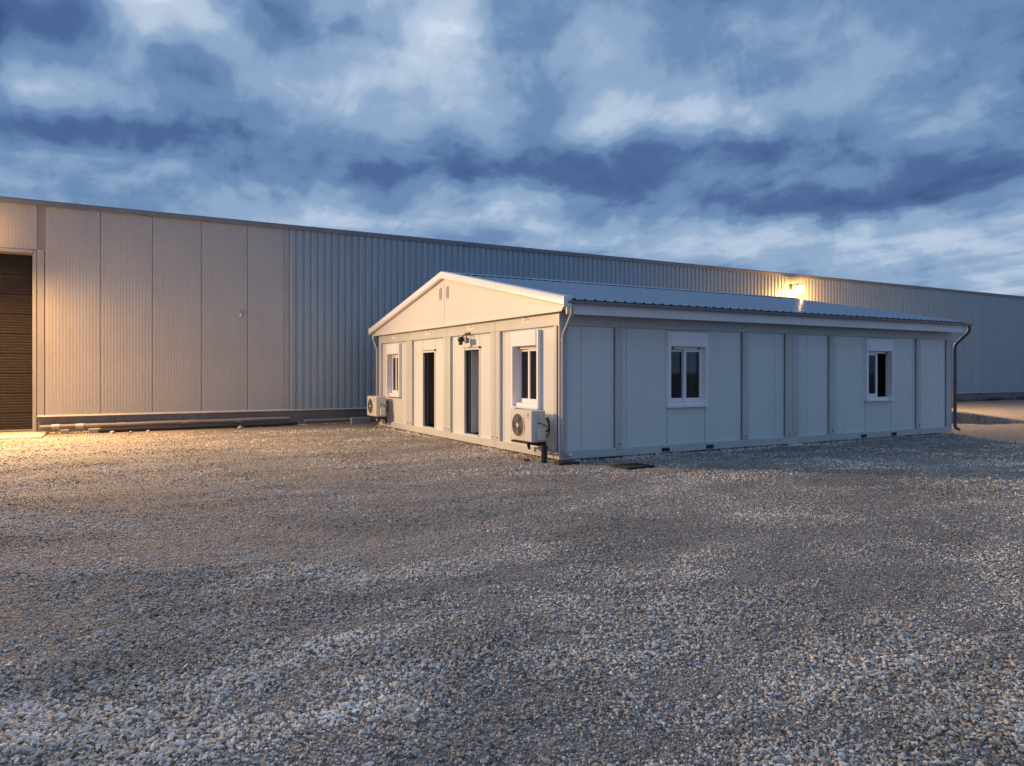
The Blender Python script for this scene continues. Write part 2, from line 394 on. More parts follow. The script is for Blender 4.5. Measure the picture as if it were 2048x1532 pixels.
# raised gravel on the far right beside the warehouse, its edge turned away from the lamp
def bank_z(x, y):
    d = .73*(x-23.4)+.68*(y-13.1) + .05*np.sin(x*3.1-y*2.3) + .03*np.sin(x*7.3-y*6.1)     # in from the edge
    a = .68*(x-23.4)-.73*(y-13.1)                                                         # along the edge, to the right
    h = .36*(1-sstep(-.5, 3.0, a))*(1-sstep(1.5, 7.5, d))*sstep(-2.4, -1.2, a)
    return gz(x, y) - .03 + (h+.034*sstep(0, .5, h*8))*sstep(-.02, .05, d) + .008*wav(x, y, .8, 20)*sstep(0, .3, d)*sstep(0, .1, h)
bk = link('gravel_bank', grid_mesh('gravel_bank', np.concatenate([np.arange(21.5, 27.5, .06), np.arange(27.5, 43, .4)]), np.arange(8.6, 21.6, .12), bank_z), M['ground'])
tag(bk, kind='structure')
ap = MB().box(-8.2, -1.35, 20.6, WY+.25, -.2, .055, bev=.02).build('concrete_apron', M['concrete']); tag(ap, kind='structure')

# loose stones: one mass, instanced on points
def gravel():
    col = bpy.data.collections.new('gravel_stone_shapes')
    for k in range(8):
        bm = bmesh.new(); bmesh.ops.create_icosphere(bm, subdivisions=2 if k < 5 else 1, radius=.5)
        rr = random.Random(k)
        pl = [(Vector((rr.gauss(0,1), rr.gauss(0,1), rr.gauss(0,1))).normalized(), rr.uniform(.17,.38)) for _ in range(9)]
        for v in bm.verts:
            for n, dd in pl:
                t = v.co.dot(n)
                if t > dd: v.co -= n*(t-dd)*1.0
            v.co *= 1.15+rr.uniform(-.03,.03)
        me = bpy.data.meshes.new('stone_shape'); bm.to_mesh(me); bm.free(); me.materials.append(M['stone'])
        col.objects.link(bpy.data.objects.new('stone_shape', me))
    pts = []; scl = []
    def band(r0, r1, dens, smin, smax, gap, half=R(46)):
        n = int(dens*half*(r1*r1-r0*r0)); u = RNG.random(n)
        r = np.sqrt(r0*r0 + u*(r1*r1-r0*r0)); a = YAW + RNG.uniform(-half, half, n)
        x = r*np.sin(a); y = r*np.cos(a)
        # heaps of loose stone and bare, driven-over strips
        kr = 1-.55*sstep(4.5, 8.5, r)
        m = .46+kr*(.66*wav(x, y, 3.3, 24)+.40*wav(x, y, .8, 30)+.26*wav(x+.3*y, y*2.2, 1.6, 4))+.16*RNG.standard_normal(n)
        m = m + .35*np.exp(-((r-3.4)/1.3)**2)
        keep = RNG.random(n) < np.clip(gap + (1-gap)*sstep(.25, .75, m), 0, 1)
        keep &= ~((x > BX-.05) & (x < BX+BL+.05) & (y > BY-.05)) & (y < WY-.05)
        keep &= ~((x < -1.3) & (y > 20.5)); keep &= ~((x > 7.4) & (x < 8.15) & (y > 9.4) & (y < 9.95))
        x, y, m = x[keep], y[keep], m[keep]
        s = smin + (smax-smin)*RNG.random(len(x))**3.0
        s *= .44+.62*sstep(.30, 1.0, m)
        z = gz(x, y) + s*RNG.uniform(.05, .42, len(x))
        pts.append(np.stack([x, y, z], -1)); scl.append(s)
    band(2.2, 4.2, 12500, .005, .030, .62)
    band(4.2, 7.0, 8000, .006, .030, .60)
    band(7.0, 11.0, 4000, .009, .030, .58)
    band(11.0, 15.5, 1500, .013, .042, .56)
    band(15.5, 21.0, 600, .017, .052, .56)
    # stones gathered against the foot of the walls
    def foot(x0, y0, x1, y1, nx, ny, n):
        u = RNG.random(n); o = np.abs(RNG.normal(0, .10, n))*(.5+.9*(wav(x0+u*(x1-x0), y0+u*(y1-y0), 1.3, 12)+.6)) + .01
        x = x0+u*(x1-x0)+nx*o; y = y0+u*(y1-y0)+ny*o; q = .010+.030*RNG.random(n)**2
        pts.append(np.stack([x, y, gz(x, y)+q*.25+.035*np.exp(-(o/.07)**2)*RNG.random(n)], -1)); scl.append(q)
    foot(BX, BY, BX+BL, BY, 0, -1, 4200); foot(BX, BY, BX, BY+BW, -1, 0, 2600); foot(-1.3, WY-.05, 9, WY-.05, 0, -1, 2200)
    P = np.concatenate(pts).astype(np.float32); S = np.concatenate(scl).astype(np.float32); n = len(P)
    S3 = (S[:, None]*np.stack([RNG.uniform(.85,1.45,n), RNG.uniform(.75,1.1,n), RNG.uniform(.5,.9,n)], -1)).astype(np.float32)
    rot = np.stack([RNG.normal(0,.30,n), RNG.normal(0,.30,n), RNG.uniform(0,6.28,n)], -1).astype(np.float32)
    me = bpy.data.meshes.new('loose_gravel'); me.vertices.add(n); me.vertices.foreach_set('co', P.ravel())
    a = me.attributes.new('scl', 'FLOAT_VECTOR', 'POINT'); a.data.foreach_set('vector', S3.ravel())
    a = me.attributes.new('rot', 'FLOAT_VECTOR', 'POINT'); a.data.foreach_set('vector', rot.ravel())
    a = me.attributes.new('vid', 'INT', 'POINT'); a.data.foreach_set('value', RNG.integers(0, 8, n).astype(np.int32))
    o = link('loose_gravel', me, M['stone']); tag(o, 'loose grey crushed gravel covering the yard', 'gravel', kind='stuff')
    ng = bpy.data.node_groups.new('scatter_gravel', 'GeometryNodeTree')
    ng.interface.new_socket('Geometry', in_out='INPUT', socket_type='NodeSocketGeometry')
    ng.interface.new_socket('Geometry', in_out='OUTPUT', socket_type='NodeSocketGeometry')
    N, L = ng.nodes, ng.links
    gi = N.new('NodeGroupInput'); go = N.new('NodeGroupOutput')
    ci = N.new('GeometryNodeCollectionInfo'); ci.inputs['Collection'].default_value = col
    ci.inputs['Separate Children'].default_value = True; ci.inputs['Reset Children'].default_value = True
    def na(nm, ty):
        q = N.new('GeometryNodeInputNamedAttribute'); q.data_type = ty; q.inputs['Name'].default_value = nm; return q.outputs['Attribute']
    ip = N.new('GeometryNodeInstanceOnPoints'); L.new(gi.outputs[0], ip.inputs['Points']); L.new(ci.outputs[0], ip.inputs['Instance'])
    ip.inputs['Pick Instance'].default_value = True; L.new(na('vid', 'INT'), ip.inputs['Instance Index'])
    er = N.new('FunctionNodeEulerToRotation'); L.new(na('rot', 'FLOAT_VECTOR'), er.inputs[0]); L.new(er.outputs[0], ip.inputs['Rotation'])
    L.new(na('scl', 'FLOAT_VECTOR'), ip.inputs['Scale']); L.new(ip.outputs[0], go.inputs[0])
    md = o.modifiers.new('scatter', 'NODES'); md.node_group = ng
    print('gravel stones', n)
gravel()

# ------------------------------------------------------------------ warehouse
WX0, WX1, WH = -10.0, 66.0, 6.02
wh = empty('warehouse', (0, WY, 0))
tag(wh, 'long grey metal-clad warehouse stretching behind the white modular building', 'warehouse')
GX0, GX1, GH = -5.67, -1.67, 4.66            # gate opening
PZ = .47                                      # cladding foot
def flat_panel_mesh(w, z0, z1):
    mb = MB(); n = 16; prof = []
    x = .004
    prof.append((x, 0.0)); prof.append((x+.006, -.012))
    step = (w-.036)/n
    for i in range(n):
        a = .018+i*step; prof += [(a, -.012), (a+step*.40, -.012), (a+step*.5, -.0131), (a+step*.90, -.0131)]
    prof += [(w-.010, -.012), (w-.004, 0.0)]
    top = [mb.bm.verts.new((p[0], p[1], z1)) for p in prof]; bot = [mb.bm.verts.new((p[0], p[1], z0)) for p in prof]
    for i in range(len(prof)-1): mb.bm.faces.new((bot[i], bot[i+1], top[i+1], top[i]))
    me = bpy.data.meshes.new('wall_panel'); mb.bm.to_mesh(me); mb.bm.free(); return me
core = MB().box(GX1+.02, WX1, .012, .2, -.1, WH-.05).box(WX0, GX0-.02, .012, .2, -.1, WH-.05).box(GX0-.02, GX1+.02, .012, .2, GH+.06, WH-.05)
core.build('wall_core', M['seam'], wh)
pw = 1.25; j0 = -1.40
fpm = flat_panel_mesh(pw, PZ, WH-.12); fps = flat_panel_mesh(pw, GH+.10, WH-.12)
for k in range(4): o = link('wall_panel', fpm, M['clad_flat'], wh); o.location = (j0+k*pw, 0, 0)
link('wall_panel', flat_panel_mesh(1.05, PZ, WH-.12), M['clad_flat'], wh).location = (j0+4*pw, 0, 0)
link('wall_panel', flat_panel_mesh(.17, PZ, WH-.12), M['clad_flat'], wh).location = (GX1+.09, 0, 0)
x = j0-pw
link('wall_panel', flat_panel_mesh(pw-.0, GH+.10, WH-.12), M['clad_flat'], wh).location = (x, 0, 0)
for k in range(2, 4): link('wall_panel', fps, M['clad_flat'], wh).location = (j0-k*pw, 0, 0)
for k in range(4, 7): link('wall_panel', fpm if k > 4 else flat_panel_mesh(pw-.3, PZ, WH-.12), M['clad_flat'], wh).location = (j0-k*pw-.1, 0, 0)
fbox('corner_strip', M['wtrim'], wh, j0+4*pw+1.055, j0+4*pw+1.19, -.022, .012, PZ-.0, WH-.12, bev=.004)
CX0 = j0+4*pw+1.20
def ribbed_sheet(per, n, dep, z0, z1):
    mb = MB(); prof = []
    for i in range(n):
        a = i*per; prof += [(a, 0), (a+per*.10, 0), (a+per*.24, -dep), (a+per*.78, -dep), (a+per*.92, 0)]
    prof.append((n*per, 0))
    top = [mb.bm.verts.new((p[0], p[1], z1)) for p in prof]; bot = [mb.bm.verts.new((p[0], p[1], z0)) for p in prof]
    for i in range(len(prof)-1): mb.bm.faces.new((bot[i], bot[i+1], top[i+1], top[i]))
    me = bpy.data.meshes.new('cladding_sheet'); mb.bm.to_mesh(me); mb.bm.free(); return me
csm = ribbed_sheet(.215, 5, .042, PZ, WH-.12)
nsh = int((WX1-CX0)/1.075)
for k in range(nsh): link('cladding_sheet', csm, M['clad'], wh).location = (CX0+k*1.075, 0, 0)
# eaves trim in lengths, joint covers
k = 0; x = WX0
while x < WX1:
    x2 = min(x+3.1, WX1)
    MB().prism([(-.075, WH-.125), (-.085, WH-.01), (-.07, WH+.02), (.30, WH+.05), (.30, WH-.125)], 0, x+.002, x2-.002).build('eaves_trim', M['eaves'], wh)
    MB().prism([(-.081, WH-.128), (-.091, WH-.01), (-.074, WH+.027), (.30, WH+.057), (.30, WH-.128)], 0, x2-.03, x2+.03).build('trim_joint', M['eaves'], wh)
    x = x2
MB().prism([(.1, WH-.05), (.3, WH+.04), (14, WH+.62), (27.7, WH+.04), (27.7, WH-.3), (14, WH+.3), (.1, WH-.3)], 0, WX0, WX1).build('roof', M['roof'], wh)
MB().box(WX0, WX1, 27.6, 27.8, -.1, WH-.2).box(WX0-.1, WX0, 0, 27.8, -.1, WH-.2).box(WX1, WX1+.1, 0, 27.8, -.1, WH-.2).build('rear_wall', M['clad'], wh)
MB().box(GX1+.11, WX1, -.045, .012, -.2, PZ-.045, bev=.006).build('plinth', M['plinth'], wh)
MB().box(WX0, GX0-.11, -.045, .012, -.2, PZ-.045, bev=.006).build('plinth', M['plinth'], wh)
MB().prism([(-.085, PZ-.04), (-.085, PZ-.025), (-.02, PZ+.012), (.012, PZ+.012), (.012, PZ-.04)], 0, GX1+.10, WX1).build('drip_trim', M['wtrim'], wh)
MB().prism([(-.085, PZ-.04), (-.085, PZ-.025), (-.02, PZ+.012), (.012, PZ+.012), (.012, PZ-.04)], 0, WX0, GX0-.10).build('drip_trim', M['wtrim'], wh)
# gate
fbox('gate_jamb', M['wtrim'], wh, GX1-.0, GX1+.085, -.022, .52, -.05, GH+.085, bev=.006)
fbox('gate_jamb', M['wtrim'], wh, GX0-.085, GX0, -.05, .52, -.05, GH+.085, bev=.006)
fbox('gate_lintel', M['wtrim'], wh, GX0, GX1, -.05, .52, GH, GH+.085, bev=.006)
gate = empty('gate', (0, .16, 0)); gate.parent = wh
ns = 9; sh = (GH-.02)/ns
for k in range(ns):
    mb = MB(); z0 = .02+k*sh; prof = [(.275, z0+.002)]
    m = 7
    for i in range(m):
        a = z0+.01+i*(sh-.02)/m; q = (sh-.02)/m
        prof += [(.262, a), (.262, a+q*.62), (.270, a+q*.72), (.270, a+q*.9)]
    prof += [(.262, z0+sh-.008), (.275, z0+sh-.002), (.33, z0+sh-.002), (.33, z0+.002)]
    mb.prism(prof, 0, GX0+.004, GX1-.004).build('gate_section', M['gate'], gate)
fbox('bottom_seal', M['wtrim'], gate, GX0+.004, GX1-.004, .235, .262, .058, .10)

# lamps on the warehouse wall
def wall_lamp(x, z, label, glow, pool, power, aim, cone, col):
    t = empty('wall_lamp', (x, WY, z)); tag(t, label, 'lamp', 'lit floodlights on the warehouse wall')
    fbox('mounting_plate', M['dark'], t, -.09, .09, -.075, -.046, -.12, .12, bev=.006)
    MB().tube([(0,-.06,.04), (0,-.3,.10), (0,-.52,.09)], .022).build('arm', M['dark'], t, True)
    MB().prism([(-.46,.04), (-.50,.085), (-.64,.085), (-.70,.03), (-.70,.01), (-.46,.0)], 0, -.10, .10).build('housing', M['dark'], t)
    lens = MB(); g_ = bmesh.ops.create_icosphere(lens.bm, subdivisions=3, radius=.18)
    for v in g_['verts']: v.co = Vector((v.co.x*1.1, v.co.y*.8-.60, v.co.z*.75-.08))
    lens.build('lens', M['bulb'], t, True)
    def light(nm, kind, energy, loc):
        li = bpy.data.lights.new(nm, kind); lo = bpy.data.objects.new(nm, li); C.objects.link(lo); lo.parent = t
        li.energy = energy; li.color = LAMP_COL; li.shadow_soft_size = .10; lo.location = loc; return li, lo
    li, lo = light('pool_light', 'SPOT', pool, (0, -.68, -.24))
    li.spot_size = R(152); li.spot_blend = 1.0; lo.rotation_euler = Vector((.25, -.85, -1)).to_track_quat('-Z', 'Y').to_euler()
    li, lo = light('lens_light', 'POINT', glow, (0, -.66, -.26)); li.color = (1.0, .42, .08)
    li, lo = light('beam_light', 'SPOT', power, (0, -.66, -.24)); li.color = col
    li.spot_size = R(cone); li.spot_blend = 1.0; lo.rotation_euler = Vector(aim).to_track_quat('-Z', 'Y').to_euler()
    return t
wall_lamp(26.9, 5.43, 'glowing orange floodlight on the warehouse wall above the ribbed roof', 520, 5200, 8500, (.15, -.80, -.60), 176, (1.0, .64, .33))
wall_lamp(-3.25, 5.42, 'lit orange floodlight fixed above the brown warehouse gate', 60, 6400, 8500, (.26, -.94, -.24), 178, BEAM_COL)
s = empty('wall_sensor', (3.41, WY-.014, 3.32)); tag(s, 'small pale sensor box fixed to the flat warehouse wall panels', 'sensor')
fbox('base', M['wtrim'], s, -.06, .06, -.045, 0, -.02, .10, bev=.01)
MB().cyl((0, -.035), .035, 2, -.10, -.02, 12).build('dome', M['acwhite'], s, True)

# ------------------------------------------------------------------ modular building
bd = empty('modular_building', (BX, BY, 0))
tag(bd, 'white single-storey modular container building with shallow gabled metal roof', 'building')
L_, W_ = BL, BW; HB0, HB1 = 2.43, 2.69; RZ0, RZ1 = .035, .19     # top beam and bottom rail
def sb(side, u0, u1, v0, v1, w0, w1):
    if side == 'front': return (u0, u1, -w1, -w0, v0, v1)
    if side == 'back': return (max(u0, .11), min(u1, L_-.11), W_+w0, W_+w1, v0, v1)
    if side == 'gable': return (-w1, -w0, u0, u1, v0, v1)
    return (L_+w0, L_+w1, max(u0, .13), min(u1, W_-.13), v0, v1)
def sbox(name, mat, parent, side, *a, bev=0.0): return fbox(name, mat, parent, *sb(side, *a), bev=bev)
REC = -.055; TH = .06
def bolt(side, u, v):
    mb = MB(); w = .001
    if side == 'front': mb.cyl((u, v), .016, 1, -.008, .0, 10)
    else: mb.cyl((u, v), .016, 0, -.008, .0, 10)
    mb.build('bolt', M['rubber'], bd)
# --- walls: list of solid rectangles around the openings, seams between
def wall(side, length, posts, beams, openings, seams):
    edges = sorted(set([.05, length-.05] + [s_ for s_ in seams] + [e for o in openings for e in (o[0], o[1])]))
    for a, b in zip(edges, edges[1:]):
        if b-a < .02: continue
        hole = [o for o in openings if o[0] <= a+1e-4 and o[1] >= b-1e-4]
        g_ = .004
        if hole:
            o = hole[0]
            sbox('wall_panel', M['panel'], bd, side, a+g_, b-g_, o[3], HB0+.05, REC-TH, REC, bev=.003)
            if o[2] > RZ1+.03: sbox('wall_panel', M['panel'], bd, side, a+g_, b-g_, RZ1-.05, o[2], REC-TH, REC, bev=.003)
        else:
            sbox('wall_panel', M['panel'], bd, side, a+g_, b-g_, RZ1-.05, HB0+.05, REC-TH, REC, bev=.003)
        # backing behind the joint
    for e in edges:
        ops = [o for o in openings if abs(o[0]-e) < 1e-4 or abs(o[1]-e) < 1e-4]
        if not ops: sbox('joint_strip', M['seam'], bd, side, e-.012, e+.012, RZ1-.04, HB0+.04, REC-TH+.01, REC-.006)
    for (a, b) in posts: sbox('post', M['frame'], bd, side, a, b, RZ1+.002, HB0-.002, REC-.03, 0.0, bev=.006)
    if side == 'front':
        for (a, b) in posts: sbox('gasket_shade', M['rubber'], bd, side, a-.015, a+.002, RZ1+.004, HB0-.004, REC-.01, REC+.006)  # joint gap plus the shade on the post's left side, put in as black
    for (a, b) in beams:
        sbox('top_beam', M['frame'], bd, side, a+.0015, b-.0015, HB0, HB1, REC-.03, 0.0, bev=.006)
        sbox('bottom_rail', M['frame'], bd, side, a+.0015, b-.0015, RZ0, RZ1, REC-.03, 0.0, bev=.008)
HM = L_/2
WIN_V0, WIN_V1 = .94, 2.375
fw = [(2.53, 3.53), (8.63, 9.63)]
pf = []
for o_ in (0, HM): pf += [(o_+1.25, o_+1.41), (o_+4.56, o_+4.71)]
wall('front', L_, pf + [(.0, .17), (HM-.20, HM-.004), (HM+.004, HM+.20), (L_-.20, L_)], [(.0, 1.33), (1.33, 4.635), (4.635, HM), (HM, HM+1.33), (HM+1.33, HM+4.635), (HM+4.635, L_)],
     [(a, b, WIN_V0, WIN_V1) for a, b in fw], [.50, 1.53, 4.52, 5.55, 6.60, 7.60, 10.5, 11.62])
MOD = W_/4
gdoors = [(MOD*1.5-.42, MOD*1.5+.38), (MOD*2.5-.42, MOD*2.5+.39)]
gwins = [(MOD*.5-.50, MOD*.5+.50), (MOD*3.5-.50, MOD*3.5+.50)]
gp = []
for k in range(1, 4): gp += [(k*MOD-.20, k*MOD-.004), (k*MOD+.004, k*MOD+.20)]
DZ0, DZ1 = .195, 2.13
wall('gable', W_, gp + [(W_-.20, W_), (.098, .20)], [(k*MOD, (k+1)*MOD) for k in range(4)],
     [(a, b, DZ0, DZ1) for a, b in gdoors] + [(a, b, WIN_V0, WIN_V1) for a, b in gwins],
     [MOD-.30, 2*MOD-.32, 3*MOD-.3, MOD*2+.27])
wall('back', L_, [(0,.2), (HM-.2, HM+.2), (L_-.2, L_)], [(.0, HM), (HM, L_)], [], [1.3, 2.6, 3.9, 5.2, 7.4, 8.6, 9.8, 11])
wall('end', W_, [(k*MOD-.2 if k else 0, min(k*MOD+.2, W_)) for k in range(5)], [(k*MOD, (k+1)*MOD) for k in range(4)], [], [])
# corner post wrapping the near corner (rounded profile)
MB().box(-.004, .094, -.0041, .0941, .04, 2.685, bev=.012).build('corner_post', M['frame'], bd)
for u in (1.33, HM-.1, HM+.1, HM+1.33, 4.635, HM+4.635): bolt('front', u, .26)
for k in range(1, 4):
    for dx_ in (-.1, .1): bolt('gable', k*MOD+dx_, .25)
# weld plates at the posts' feet
for u in (1.33, 4.635, HM+1.33, HM+4.635):
    sbox('splice_plate', M['frame'], bd, 'front', u-.07, u+.07, .05, .175, .0, .004, bev=.001)
    for q in (-.045, .045):
        for v in (.075, .15):
            MB().cyl((u+q, v), .008, 1, -.008, -.003, 8).build('rivet', M['rubber'], bd)
# fork pockets
for u in (2.45, 3.61, HM+2.45, HM+3.61):
    MB().box(u-.10, u+.10, -.004, .05, .058, .135).build('fork_pocket', M['rubber'], bd)
sbox('support_plate', M['trim'], bd, 'front', HM-.16, HM+.22, .004, .032, -.3, .10)
# floor, ceiling, interior
fbox('floor', M['innerfloor'], bd, .10, L_-.10, .10, W_-.10, .06, .19)
fbox('ceiling', M['inner'], bd, .10, L_-.10, .10, W_-.10, 2.48, 2.66)
fbox('partition', M['inner'], bd, 3.9, 4.0, .14, W_-.14, .19, 2.48)
fbox('partition', M['inner'], bd, .14, 3.9, MOD+.0, MOD+.08, .19, 2.48)
fbox('partition', M['inner'], bd, .14, 3.9, 3*MOD, 3*MOD+.08, .19, 2.48)
fbox('partition', M['inner'], bd, 7.9, 8.0, .14, W_-.14, .19, 2.48)
fbox('partition', M['inner'], bd, 4.0, L_-.14, 4.9, 5.0, .19, 2.48)

# --- windows
def window(side, u0, u1, opened=False):
    fo = REC + .075                     # face of the guides
    f = MB()
    for a in ((u0-.02, u0+.045, WIN_V0-.01, WIN_V1+.015), (u1-.045, u1+.02, WIN_V0-.01, WIN_V1+.015)):
        f.box(*sb(side, *a, REC-.11, fo), bev=.004)
    f.box(*sb(side, u0+.045, u1-.045, WIN_V0-.01, WIN_V0+.06, REC-.11, REC+.012), bev=.004)
    w = f.build('window', M['pvc'], bd)
    zb = 2.10
    sbox('shutter_box', M['pvc'], w, side, u0+.046, u1-.046, zb, WIN_V1+.012, REC-.10, fo+.012, bev=.006)
    sbox('shutter_slat', M['pvc'], w, side, u0+.047, u1-.047, zb-.055, zb-.004, REC-.05, REC-.018, bev=.004)
    for q in (u0+.16, u1-.16):
        sbox('stop', M['rubber'], w, side, q-.025, q+.025, zb-.045, zb-.022, REC-.018, REC+.004)
    sbox('sill', M['pvc'], w, side, u0-.03, u1+.03, WIN_V0-.035, WIN_V0-.012, REC-.02, fo+.02, bev=.004)
    z0, z1 = WIN_V0+.062, zb-.058; mid = (u0+u1)/2; fr = .062
    def sash(a, b, wface, nm='sash'):
        s_ = MB(); d0 = wface-.04
        s_.box(*sb(side, a, a+fr, z0, z1, d0, wface), bev=.004).box(*sb(side, b-fr, b, z0, z1, d0, wface), bev=.004)
        s_.box(*sb(side, a+fr, b-fr, z0, z0+fr+.02, d0, wface), bev=.004).box(*sb(side, a+fr, b-fr, z1-fr+.02, z1, d0, wface), bev=.004)
        s_.build(nm, M['pvc'], w)
        sbox('pane', M['glass'], w, side, a+fr-.004, b-fr+.004, z0+fr, z1-fr+.03, wface-.028, wface-.022)
    if not opened:
        if side == 'front':
            sash(u0+.047, mid+.03, REC-.075); sash(mid-.03, u1-.047, REC-.032)
        else:
            sash(mid-.03, u1-.047, REC-.075); sash(u0+.047, mid+.03, REC-.032)
    else:
        sash(u0+.047, mid+.03, REC-.032); sash(u0+.06, mid+.04, REC-.075)
    # room-side lining so that the wall has its thickness
    return w
for i, (a, b) in enumerate(fw): window('front', a, b, i == 1)
for a, b in gwins: window('gable', a, b)

# --- doors
def doorway(u0, u1, leaf):
    f = MB(); d0, d1 = REC-.115, REC+.012
    f.box(*sb('gable', u0-.012, u0+.035, DZ0-.01, DZ1, d0, d1), bev=.003).box(*sb('gable', u1-.035, u1+.012, DZ0-.01, DZ1, d0, d1), bev=.003)
    f.box(*sb('gable', u0+.035, u1-.035, DZ1-.04, DZ1, d0, d1), bev=.003).box(*sb('gable', u0+.035, u1-.035, DZ0-.008, DZ0+.02, d0, d1+.02), bev=.003)
    o = f.build('door', M['panel'], bd)
    sbox('drip_bar', M['frame'], o, 'gable', u0-.05, u1+.03, DZ1+.012, DZ1+.035, REC, REC+.03, bev=.003)
    sbox('hinge_pin', M['rubber'], o, 'gable', u0-.035, u0-.012, DZ1-.01, DZ1+.03, REC+.002, REC+.045)
    sbox('gasket_shade', M['rubber'], o, 'gable', u1-.039, u1-.035, DZ0+.03, DZ1-.045, REC-.10, REC-.04)
    if leaf:   # white leaf swung inwards on the far jamb
        lf = fbox('leaf', M['pvc'], o, .20, 1.0, u1-.095, u1-.05, DZ0+.03, DZ1-.05, bev=.004)
        MB().tube([(.93,u1-.10,1.2), (.93,u1-.15,1.2), (.80,u1-.15,1.2)], .011).build('handle', M['brass'], o, True)
    else:      # brown leaf swung right round inside
        lf = fbox('leaf', M['gate'], o, .19, .98, u0+.02, u0+.062, DZ0+.03, DZ1-.05, bev=.004)
        MB().tube([(.92,u0+.062,1.2), (.92,u0+.11,1.2), (.80,u0+.11,1.2)], .011).build('handle', M['brass'], o, True)
doorway(*gdoors[0], True); doorway(*gdoors[1], False)
# seams over the doors
for a, b in gdoors:
    for e in (a, b): sbox('joint_strip', M['seam'], bd, 'gable', e-.004, e+.004, DZ1+.04, HB0, REC-.01, REC+.0012)
for a, b in fw:
    for e in (a, b): sbox('joint_strip', M['seam'], bd, 'front', e-.003, e+.003, RZ1, WIN_V0-.04, REC-.01, REC+.0012)

# --- pediment
RIDGE = 3.915; EAVE = 2.865; OV = .33          # roof top surface at ridge / at eave edge
slope = (RIDGE-EAVE)/(W_/2+OV)
def roof_z(y): return EAVE + slope*((y+OV) if y <= W_/2 else (W_+OV-y))
pz0 = HB1+.012
for (ya, yb) in ((-.20, W_/2-.003), (W_/2+.003, W_+.20)):
    MB().prism([(ya, pz0), (yb, pz0), (yb, roof_z(yb)-.06), (ya, roof_z(ya)-.06)], 0, -.062, -.018).build('gable_panel', M['gable'], bd)
MB().prism([(-.20, pz0), (W_+.20, pz0), (W_+.20, roof_z(W_+.2)-.08), (W_/2, RIDGE-.08), (-.2, roof_z(-.2)-.08)], 0, L_+.01, L_+.05).build('gable_panel', M['gable'], bd)
MB().box(-.10, 0.02, -.22, W_+.22, HB1-.004, HB1+.014).box(-.10, -.088, -.22, W_+.22, HB1-.028, HB1-.0045).build('drip_flashing', M['gable'], bd)
fbox('cover_strip', M['gable'], bd, -.068, -.05, W_/2-.02, W_/2+.02, pz0+.01, RIDGE-.2)
for q in (-.20, .20):
    v = MB()
    for k in (-.045, .045): v.box(-.072, -.060, W_/2+q+k-.03, W_/2+q+k+.03, 3.30, 3.30+.32, bev=.003)
    vo = v.build('vent', M['gable'], bd)
    for k in (-.045, .045):
        MB().box(-.0745, -.071, W_/2+q+k-.014, W_/2+q+k+.014, 3.33, 3.59).build('vent_slot', M['seam'], vo)
# stickers on the beam
for k in range(4):
    u = (k+.5)*MOD - .05
    st = sbox('sticker', M['sticker'], bd, 'gable', u-.15, u+.15, HB0+.10, HB0+.225, .0, .003)
    mk = MB(); mk.prism([(u+.02, HB0+.19), (u+.13, HB0+.205), (u-.02, HB0+.215), (u-.12, HB0+.20)], 0, -.005, -.003)
    mk.box(-.005, -.003, u-.11, u-.06, HB0+.145, HB0+.185); mk.box(-.005, -.003, u-.02, u+.12, HB0+.165, HB0+.172)
    mk.box(-.005, -.003, u-.02, u+.12, HB0+.145, HB0+.152); mk.box(-.005, -.003, u-.02, u+.06, HB0+.122, HB0+.128)
    mk.build('print', M['mark'], st)

# --- roof
rf = empty('roof'); rf.parent = bd
X0, X1 = -.10, L_+.06
per = .2125; nrib = 4; sw = per*nrib; nsheet = int(round((X1-X0)/sw))
sw = (X1-X0)/nsheet; per = sw/nrib
def roof_sheet(sgn):
    mb = MB(); prof = []; h = .022
    for i in range(nrib):
        a = i*per; prof += [(a, 0), (a+per*.66, 0), (a+per*.76, h), (a+per*.88, h), (a+per*.98, 0)]
    prof.append((sw, 0))
    half = W_/2+OV
    up = [mb.bm.verts.new((p[0], -.012, slope*-.012+p[1]+RIDGE)) for p in prof]
    dn = [mb.bm.verts.new((p[0], -half-.03, EAVE-slope*.03+p[1])) for p in prof]
    for i in range(len(prof)-1): mb.bm.faces.new((dn[i], dn[i+1], up[i+1], up[i]))
    me = bpy.data.meshes.new('roof_sheet'); mb.bm.to_mesh(me); mb.bm.free(); return me
rsm = roof_sheet(1)
for k in range(nsheet):
    o = link('roof_sheet', rsm, M['roof'], rf); o.location = (X0+k*sw, W_/2, 0)
    o = link('roof_sheet', rsm, M['roof'], rf); o.location = (X0+(k+1)*sw, W_/2, 0); o.rotation_euler = (0, 0, math.pi)
# ridge cap in lengths
k = 0; x = X0
while x < X1-.01:
    x2 = min(x+2.1, X1)
    MB().prism([(W_/2-.17, RIDGE-slope*.17+.036), (W_/2, RIDGE+.052), (W_/2+.17, RIDGE-slope*.17+.036), (W_/2+.17, RIDGE-slope*.17+.030), (W_/2, RIDGE+.046), (W_/2-.17, RIDGE-slope*.17+.030)], 0, x, x2+.02).build('ridge_cap', M['roof'], rf)
    x = x2
# deck under the sheets
MB().prism([(-OV, EAVE-.01), (W_/2, RIDGE-.015), (W_+OV, EAVE-.01), (W_+OV, EAVE-.045), (W_/2, RIDGE-.06), (-OV, EAVE-.045)], 0, X0+.05, X1-.05).build('deck', M['seam'], rf)
